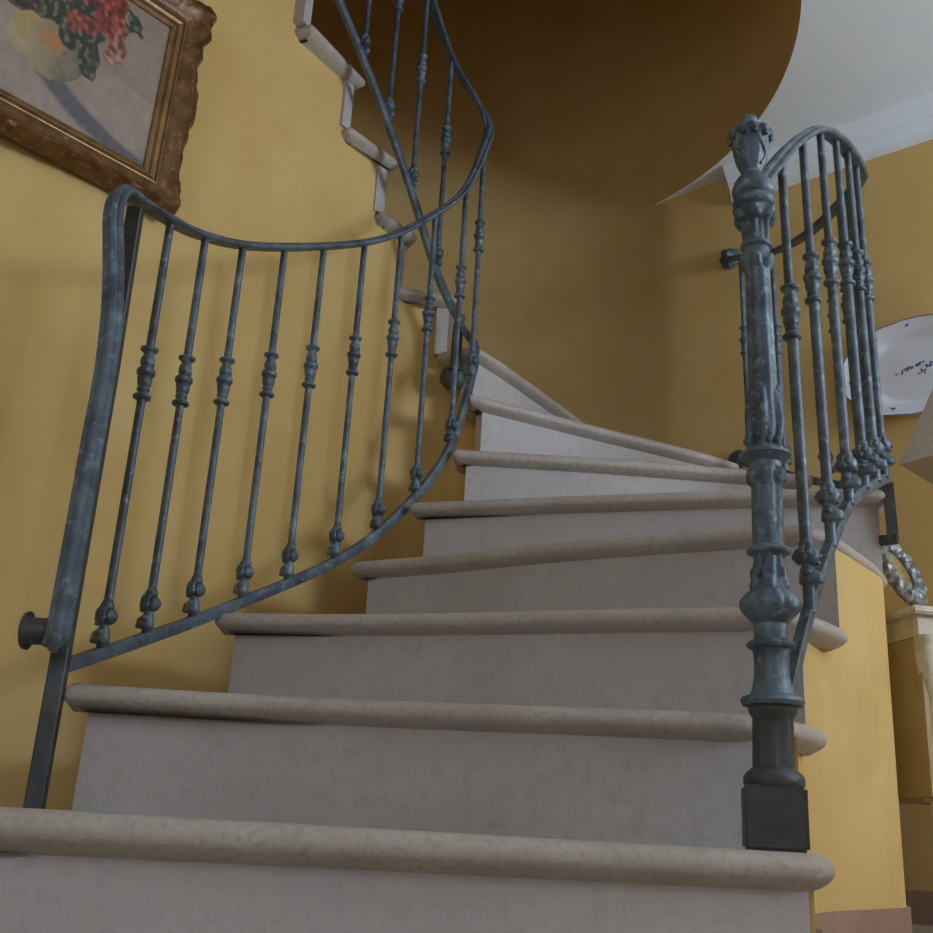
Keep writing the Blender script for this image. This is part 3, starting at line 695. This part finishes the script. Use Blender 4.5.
# ------------------------------------------------------------------ platter on the right wall
def WP(s, z, o): q = WA + WD * s + WN * o; return Vector((q.x, q.y, z))
SC0, ZC0, PA, PB = .605, 1.588, .235, .158
plat = thing('wall_platter', 'white scalloped oval platter with small blue flowers hanging on the right wall', 'platter', tuple(WP(SC0, ZC0, .0)))
def prad(t): return 1 + .030 * abs(math.cos(3 * t)) ** .7 * 1.0 - .02 * abs(math.sin(6 * t)) ** 3
bm = bmesh.new(); rings = []
pp = [(0.0, .012), (.35, .012), (.60, .012), (.66, .014), (.72, .022), (.78, .027), (.97, .036), (1.0, .038), (1.0, .033), (.90, .026), (.70, .010), (.6, .004), (.3, .004), (0, .004)]
for f_r, h in pp:
    rings.append([bm.verts.new(WP(SC0 + PA * f_r * prad(2 * PI * k / 96) * math.cos(2 * PI * k / 96), ZC0 + PB * f_r * prad(2 * PI * k / 96) * math.sin(2 * PI * k / 96), h)) for k in range(96)])
for a, b_ in zip(rings, rings[1:]):
    for k in range(96): bm.faces.new((a[k], a[(k + 1) % 96], b_[(k + 1) % 96], b_[k]))
bmesh.ops.remove_doubles(bm, verts=bm.verts, dist=1e-5)
place(obj('dish', bm, M['ceramic'], autosm=50), plat)
bm = bmesh.new()
P = [WP(SC0 + PA * .995 * prad(2 * PI * k / 96) * math.cos(2 * PI * k / 96), ZC0 + PB * .995 * prad(2 * PI * k / 96) * math.sin(2 * PI * k / 96), .038) for k in range(97)]
tube(bm, P, .0014, 6, cap=False)
place(obj('blue_rim', bm, M['blue']), plat)
bm = bmesh.new()
def petal(cx, cz, L_, wd, ang, h=.0135):
    vs = []
    for k in range(8):
        t = 2 * PI * k / 8; x, y = math.cos(t) * L_, math.sin(t) * wd
        vs.append(bm.verts.new(WP(cx + x * math.cos(ang) - y * math.sin(ang), cz + x * math.sin(ang) + y * math.cos(ang), h)))
    bm.faces.new(vs)
def sprig(cx, cz, sc, n, h=.0135):
    for k in range(n):
        a = random.uniform(0, 2 * PI); d = random.uniform(.2, 1) * sc; petal(cx + d * 1.3 * math.cos(a), cz + d * .8 * math.sin(a), .0055, .0022, random.uniform(0, PI), h)
for cx, cz, n in ((SC0 - .03, ZC0, 7), (SC0, ZC0 + .012, 7), (SC0 + .03, ZC0 + .004, 8), (SC0 + .008, ZC0 - .014, 6), (SC0 - .055, ZC0 - .006, 4)): sprig(cx, cz, .012, n)
for k in range(12):
    t = 2 * PI * k / 12 + .1; sprig(SC0 + PA * .88 * math.cos(t), ZC0 + PB * .88 * math.sin(t), .007, 3, .0335)
place(obj('painted_flowers', bm, M['blue'], smooth=False, recalc=False), plat)

# ------------------------------------------------------------------ side table, lamp, oval icon
TX, TY = Vector((.985, .17)).normalized(), Vector((-.17, .985)).normalized()
TC = Vector((1.050, 2.43)); TZ = .721; TW, TD = .40, .42
tab = thing('side_table', 'cream painted side table with curved legs behind the stair wall', 'table', (*(TC + TX * TW / 2 + TY * TD / 2), 0))
def TP(a, b_, z): q = TC + TX * a + TY * b_; return Vector((q.x, q.y, z))
TM = Matrix(((TX.x, TY.x, 0, TC.x), (TX.y, TY.y, 0, TC.y), (0, 0, 1, 0), (0, 0, 0, 1)))
bm = bmesh.new(); box(bm, 0, TW, 0, TD, TZ - .018, TZ); bmesh.ops.bevel(bm, geom=list(bm.edges), offset=.004, segments=2, affect='EDGES'); bm.transform(TM)
place(obj('table_top', bm, M['cream'], autosm=30), tab)
bm = bmesh.new(); box(bm, .022, TW - .022, .022, TD - .022, .655, TZ - .018, TM)
place(obj('apron', bm, M['cream'], smooth=False), tab)
# side panels with a scalloped lower edge
for a in (.028, TW - .040):
    bm = bmesh.new(); lo = []
    N_ = 24
    for k in range(N_ + 1):
        t = k / N_; b_ = .03 + (TD - .06) * t; z = .285 + .022 * abs(math.sin(t * PI * 2)) ** .6 if .12 < t < .88 else .285
        lo.append((b_, z))
    fa = [[bm.verts.new(TP(a + o_, b_, z)) for b_, z in lo] + [bm.verts.new(TP(a + o_, b_, .655)) for b_, z in reversed(lo)] for o_ in (0, .012)]
    n_ = len(fa[0]); bm.faces.new(fa[0]); bm.faces.new(fa[1][::-1])
    for k in range(n_): bm.faces.new((fa[0][k], fa[0][(k + 1) % n_], fa[1][(k + 1) % n_], fa[1][k]))
    place(obj('side_panel', bm, M['panel'], smooth=False), tab)
bm = bmesh.new(); box(bm, .02, TW - .02, .02, TD - .02, .297, .307, TM); place(obj('shelf', bm, M['panel'], smooth=False), tab)
for a, b_, sx, sy in ((.048, .035, -1, -1), (TW - .048, .035, 1, -1), (.048, TD - .035, -1, 1), (TW - .048, TD - .035, 1, 1)):
    bm = bmesh.new(); P = []; R = []
    for k in range(25):
        t = k / 24; z = .66 * (1 - t); off = .016 * math.sin(t * PI * 2) * (-1) ; off = -.012 * math.sin((1 - t) * PI * 2 + .4) * 1.0 + (.012 if t > .9 else 0) * (t - .9) * 10
        P.append(TP(a + sx * off * -1, b_ + sy * off * -1, z)); R.append(.024 - .010 * t + .004 * math.exp(-((t - .1) / .1) ** 2) + (.006 * (t - .9) * 10 if t > .9 else 0))
    tube(bm, P, R, 12); place(obj('leg', bm, M['cream']), tab)

# lamp
LC = Vector((1.245, 2.565))
lamp = thing('table_lamp', 'table lamp with a pale pyramid shade standing on the side table', 'lamp', (*LC, TZ))
def LL(pr, nm, m_, seg=32):
    bm = bmesh.new(); lathe(bm, pr, seg=seg); o = obj(nm, bm, m_, autosm=40); o.parent = lamp; return o
base = LL([(0, .035), (.008, .038), (.014, .032), (.022, .036), (.045, .055), (.075, .064), (.10, .060), (.125, .045), (.14, .026), (.155, .02)], 'base', M['brown_glaze'])
g = LL([(.062, .0625), (.066, .0655), (.076, .0655), (.080, .0635)], 'gold_band', M['gold_line']); g.parent = base; g['label'] = 'thin gold band'
LL([(.155, .007), (.64, .007)], 'lamp_rod', M['gold_line'], 12)
e1 = Vector((.5, -.85)).normalized(); e2 = Vector((.72, .69)).normalized(); C0 = Vector((1.105, 2.575))
hw = .145; cen = C0 + e1 * hw + e2 * hw
bm = bmesh.new(); rows = []
for (k, z) in ((1.0, .395), (.40, .625)):
    rows.append([Vector((*(cen + (e1 * a + e2 * b_) * hw * k - LC), z)) for a, b_ in ((-1, -1), (1, -1), (1, 1), (-1, 1))])
vo = [[bm.verts.new(p) for p in r_] for r_ in rows]
for k in range(4): bm.faces.new((vo[0][k], vo[0][(k + 1) % 4], vo[1][(k + 1) % 4], vo[1][k]))
o = obj('lamp_shade', bm, M['shade'], smooth=False); o.parent = lamp
sm = o.modifiers.new('thick', 'SOLIDIFY'); sm.thickness = .003

# small oval icon in a silver frame on its stand
A0, A1 = Vector((1.100, 2.50, TZ + .006)), Vector((1.006, 2.52, TZ + .190))
ax = (A1 - A0).normalized(); nrm = Vector((.47, -.80, .28)); nrm = (nrm - ax * nrm.dot(ax)).normalized(); sx_ = ax.cross(nrm)
ic = thing('oval_picture', 'small oval picture in a chased silver frame leaning on the side table', 'picture', tuple(A0))
cen3 = (A0 + A1) / 2; ra, rb_ = (A1 - A0).length / 2, .060
def IP(r, t, h): return cen3 + ax * (math.cos(t) * ra * r) + sx_ * (math.sin(t) * rb_ * r) + nrm * h
bm = bmesh.new(); rings = []
for r_, h in ((.50, .0), (.52, .010), (.60, .014), (.72, .020), (.84, .018), (.94, .010), (1.0, .002), (.96, -.006), (.5, -.004)):
    rings.append([bm.verts.new(IP(r_ * (1 + (.03 * math.cos(18 * 2 * PI * k / 108) if r_ > .8 else 0)), 2 * PI * k / 108, h + (.004 * math.sin(12 * 2 * PI * k / 108 + r_ * 20) if .55 < r_ < .95 else 0))) for k in range(108)])
for a, b_ in zip(rings, rings[1:]):
    for k in range(108): bm.faces.new((a[k], a[(k + 1) % 108], b_[(k + 1) % 108], b_[k]))
place(obj('silver_frame', bm, M['silver'], autosm=50), ic)
bm = bmesh.new(); bm.faces.new([bm.verts.new(IP(.53, 2 * PI * k / 48, .003)) for k in range(48)])
place(obj('picture', bm, M['picture_gold'], smooth=False), ic)
bm = bmesh.new()
back = cen3 - nrm * .008
foot = Vector((1.022, 2.61, TZ + .004))
d_ = (foot - back); sdv = [sx_] * 2
sweep(bm, [back + ax * .055, foot], [(-.020, -.004), (.020, -.004), (.020, .004), (-.020, .004)], side=sdv)
place(obj('easel_stand', bm, M['dark'], smooth=False), ic)
